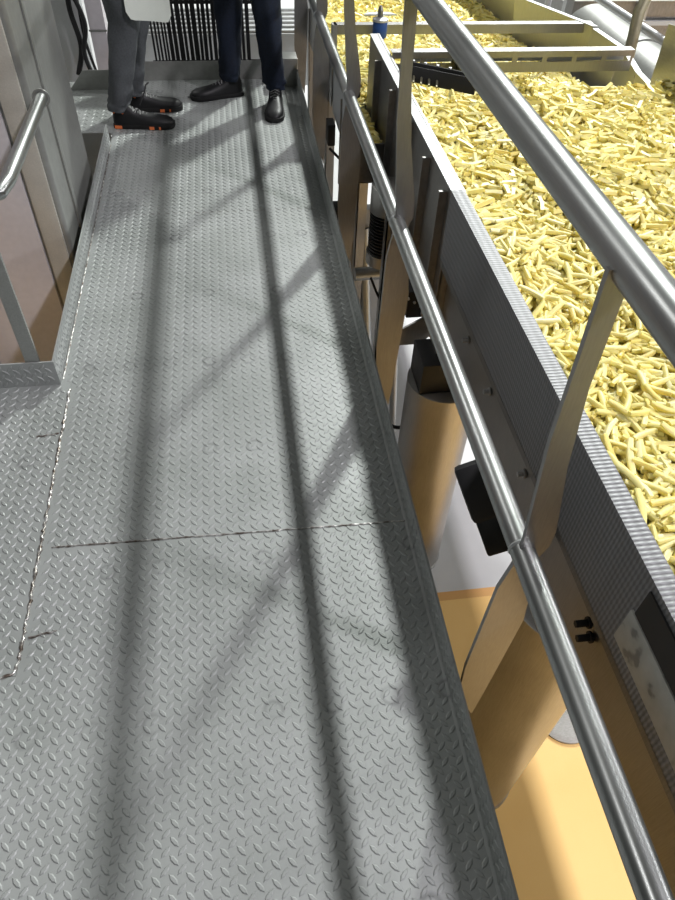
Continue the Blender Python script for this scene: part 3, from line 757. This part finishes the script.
def person(base, face_ang, ankles, knees, hips, elbows, wrists, hdirs, label, trouser_mat, top_mat, curls=(.02, .02), hat=False):
    P = thing('person', (base[0], base[1], 0), label, 'person')
    F = Vector((math.cos(face_ang), math.sin(face_ang), 0)); S = Vector((-F.y, F.x, 0))   # S: left of the person
    pel = Vector((base[0], base[1], .96)); J = {}; R = {}; E = []
    J['pelvis'] = pel; R['pelvis'] = (.13, .10)
    J['waist'] = pel + Vector((0, 0, .16)); R['waist'] = (.125, .095)
    J['chest'] = pel + Vector((0, 0, .36)) + F * .01; R['chest'] = (.15, .11)
    J['neckb'] = pel + Vector((0, 0, .50)); R['neckb'] = (.08, .07)
    J['neck'] = pel + Vector((0, 0, .58)) + F * .01; R['neck'] = .055
    J['jaw'] = pel + Vector((0, 0, .65)) + F * .03; R['jaw'] = (.062, .075)
    J['head'] = pel + Vector((0, 0, .73)) + F * .02; R['head'] = (.078, .095)
    J['crown'] = pel + Vector((0, 0, .81)) + F * .01; R['crown'] = (.05, .06)
    E += [('pelvis', 'waist'), ('waist', 'chest'), ('chest', 'neckb'), ('neckb', 'neck'), ('neck', 'jaw'), ('jaw', 'head'), ('head', 'crown')]
    for i, sg in enumerate((1, -1)):      # 0: left, 1: right
        p = 'lr'[i]
        J[p + 'sh'] = pel + Vector((0, 0, .46)) + S * (.185 * sg); R[p + 'sh'] = .058
        J[p + 'el'] = Vector(elbows[i]); R[p + 'el'] = .040
        J[p + 'wrist'] = Vector(wrists[i]); R[p + 'wrist'] = .026
        E += [('neckb', p + 'sh'), (p + 'sh', p + 'el'), (p + 'el', p + 'wrist')]
        hand_chain(J, E, R, wrists[i], hdirs[i], F, p, curls[i])
        J[p + 'hip'] = Vector(hips[i]); R[p + 'hip'] = .085
        J[p + 'kn'] = Vector(knees[i]); R[p + 'kn'] = .052
        J[p + 'an'] = Vector(ankles[i]) + Vector((0, 0, .09)); R[p + 'an'] = .034
        E += [('pelvis', p + 'hip'), (p + 'hip', p + 'kn'), (p + 'kn', p + 'an')]
    skin_body(J, E, R, 'body', M['skin'], P)
    # face
    H = J['head']
    def ball(name, c, r, mat, sc=(1, 1, 1)):
        m = MB(); prof = [(max(.0005, r * math.sin(PI * k / 10)) * sc[0], -r * math.cos(PI * k / 10) * sc[2]) for k in range(11)]
        m.lathe(c, prof, 14); return m.build(name, mat, P, smooth=True, angle=80)
    for sg in (1, -1):
        ball('eye', H + F * .098 + S * (.032 * sg) + Vector((0, 0, .0)), .012, M['paper'])
        ball('ear', H + S * (.084 * sg) + F * -.01, .026, M['skin'], (.5, 1, 1.2))
    ball('nose', H + F * .118 + Vector((0, 0, -.03)), .016, M['skin'], (.8, 1, 1.5))
    ball('mouth', H + F * .100 + Vector((0, 0, -.075)), .018, M['orange'], (1, 1, .3))
    rings = []
    for k in range(8):
        t = k / 7; rr = math.cos(t * PI / 2) ** .6 * .098 + .004
        rings.append(ell(H + Vector((0, 0, .02 + .10 * math.sin(t * PI / 2))) - F * .018, rr * .92, rr * 1.08, 20, U=S, V=F))
    MB().ring_loft(rings).build('hair', M['hair'], P, smooth=True, angle=80)
    # top
    rings = [ell(pel + Vector((0, 0, dz)) + F * .01, rx, ry, 24, dz * 10, .02, 1, U=S, V=F) for dz, rx, ry in ((-.10, .185, .135), (0, .18, .135), (.12, .165, .125), (.24, .175, .13), (.36, .19, .14), (.44, .205, .125), (.49, .175, .110), (.535, .10, .09), (.56, .075, .075))]
    m = MB().ring_loft(rings)
    for i, p in enumerate('lr'):
        a, b, c = J[p + 'sh'], J[p + 'el'], J[p + 'wrist']
        m.tube([a + Vector((0, 0, .02)) - (a - pel).normalized() * .04, a, a.lerp(b, .5), b, b.lerp(c, .5), b.lerp(c, .92)], [.06, .072, .064, .054, .050, .042], 18)
    m.build('jacket', top_mat, P, smooth=True, angle=80)
    # trousers
    m = MB()
    for i in (0, 1):
        a, k, h = ankles[i], knees[i], hips[i]
        trouser_leg(m, [(a[0], a[1], .092, .055, .060), (a[0] * .85 + k[0] * .15, a[1] * .85 + k[1] * .15, .13, .060, .064), (a[0] * .5 + k[0] * .5, a[1] * .5 + k[1] * .5, .30, .068, .072), (k[0], k[1], .50, .080, .082), (k[0] * .4 + h[0] * .6, k[1] * .4 + h[1] * .6, .72, .098, .098), (h[0], h[1], .90, .100, .105)], i * 2.3 + base[0] * 9)
    m.ring_loft([ell(pel + Vector((0, 0, dz)), rx, ry, 24, U=S, V=F) for dz, rx, ry in ((-.16, .13, .09), (-.06, .172, .122), (.05, .165, .12))])
    m.build('trousers', trouser_mat, P, smooth=True, angle=80)
    return P
p1 = person((-.52, 4.13), 0.0,
            ankles=((-.555, 4.23, 0), (-.615, 4.02, 0)), knees=((-.47, 4.22, .50), (-.505, 4.06, .50)), hips=((-.51, 4.22, .92), (-.53, 4.04, .92)),
            elbows=((-.50, 4.40, 1.14), (-.50, 3.84, 1.14)), wrists=((-.38, 4.38, .93), (-.395, 3.875, .885)), hdirs=((.25, 0, -1), (.25, .35, -1)),
            label='person in grey trousers and black orange-marked shoes holding a white sheet', trouser_mat=M['trouser'], top_mat=M['coat'])
shoe(p1, (-.648, 4.02, 0), math.radians(-4), .325, True, .018)
shoe(p1, (-.60, 4.235, 0), math.radians(3), .315, True, .018)
cable_l = MB().tube([(-.50, 4.03, .105), (-.47, 4.05, .15), (-.455, 4.08, .19), (-.44, 4.10, .195)], .004, 6).build('loose_lace', M['rubber'], p1, smooth=True)
p2 = person((.125, 4.40), math.radians(-125),
            ankles=((.262, 4.29, 0), (.005, 4.445, 0)), knees=((.225, 4.30, .50), (.025, 4.44, .50)), hips=((.205, 4.36, .92), (.045, 4.45, .92)),
            elbows=((.33, 4.28, 1.15), (-.10, 4.50, 1.15)), wrists=((.22, 4.17, .95), (-.10, 4.36, .93)), hdirs=((-.3, -.1, -1), (0, -.2, -1)),
            label='person in dark navy jeans and black laced shoes at the walkway end', trouser_mat=M['jeans'], top_mat=M['shirt'])
shoe(p2, (.070, 4.455, 0), math.radians(180 + 14), .315, False, .02)
shoe(p2, (.268, 4.345, 0), math.radians(-96), .335, False, .025)
# sheet of paper held low
pp = []
X0, X1, Z0, Z1 = -.478, -.262, .52, .83
for k in range(13):
    t = k / 12
    pp.append((X0 + (X1 - X0) * t, 0))
m = MB(); nx, nz = 13, 10; vs = []
for th in (0, .0012):
    for j in range(nz):
        for i in range(nx):
            u, v = i / (nx - 1), j / (nz - 1)
            zc = Z0 + (Z1 - Z0) * v
            if v < .3:      # rounded lower corners
                zc += (.035 * max(0, (abs(u - .5) * 2 - .75) / .25) ** 2) * (1 - v / .3) + .016 * (1 - u) * (1 - v / .3)
            vs.append((X0 + (X1 - X0) * u, 3.945 + th + .012 * math.sin(u * 3) + .008 * v, zc))
fs = []
o2 = nx * nz
for j in range(nz - 1):
    for i in range(nx - 1):
        a = j * nx + i; fs.append((a, a + 1, a + nx + 1, a + nx)); fs.append((o2 + a + nx, o2 + a + nx + 1, o2 + a + 1, o2 + a))
for i in range(nx - 1): fs.append((i, o2 + i, o2 + i + 1, i + 1)); a = (nz - 1) * nx + i; fs.append((a, a + 1, o2 + a + 1, o2 + a))
for j in range(nz - 1): a = j * nx; fs.append((a, a + nx, o2 + a + nx, o2 + a)); a = j * nx + nx - 1; fs.append((a, o2 + a, o2 + a + nx, a + nx))
m.add(vs, fs); ps = m.build('paper_sheet', M['paper'], smooth=True); tag(ps, 'white paper sheet held low by the person in grey trousers', 'paper')

# ------------------------------------------------------------------ light
def lamp(x, y, z, e, size, col=(1, 1, 1), sy=None):
    l = bpy.data.lights.new('lamp', 'AREA'); l.shape = 'RECTANGLE'; l.size = size; l.size_y = sy or size; l.energy = e; l.color = col
    o = bpy.data.objects.new('lamp', l); o.location = (x, y, z); C.objects.link(o)
    d = Vector((0, 2, 0)) - Vector((x, y, z)); o.rotation_euler = (0, 0, 0)
    return o
LX, LZ = 6.02, 9.0
for y, e, c in ((-10.5, 330, (.97, .97, 1)), (-2.9, 900, (.99, .94, 1)), (4.7, 110, (.97, 1, .96)), (12.3, 2750, (.96, 1, .95)), (20, 500, (1, 1, .98))):
    lamp(LX, y, LZ, e, .6, c, .8)
for y, e in ((1.2, 130), (9.8, 280)): lamp(-6.0, y, LZ, e, .7, (1, .99, .97), .9)
for y, e in ((-2.0, 1050), (7.0, 900)): lamp(13.0, y, 5.5, e, .5, (1, 1, 1), 7.0)  # added unseen lamps, reaching in under the bed to brighten the ochre floor
w = bpy.data.worlds.new('hall'); w.use_nodes = True; bpy.context.scene.world = w
bg = w.node_tree.nodes['Background']; bg.inputs[0].default_value = (.95, 1, .96, 1); bg.inputs[1].default_value = .07

# ------------------------------------------------------------------ camera
cd = bpy.data.cameras.new('camera'); cd.sensor_fit = 'VERTICAL'; cd.sensor_height = 36; cd.lens = FPX * 36 / 900
cam = bpy.data.objects.new('camera', cd); C.objects.link(cam)
Mc = Matrix([[Rw[i][0], -Rw[i][1], -Rw[i][2], camH[i]] for i in range(3)] + [[0, 0, 0, 1]])
cam.matrix_world = Mc; cd.clip_start = .02; cd.clip_end = 100
sc = bpy.context.scene; sc.camera = cam
sc.view_settings.view_transform = 'Standard'; sc.view_settings.look = 'None'; sc.view_settings.gamma = 1; sc.view_settings.exposure = .17; sc.view_settings.use_curve_mapping = False
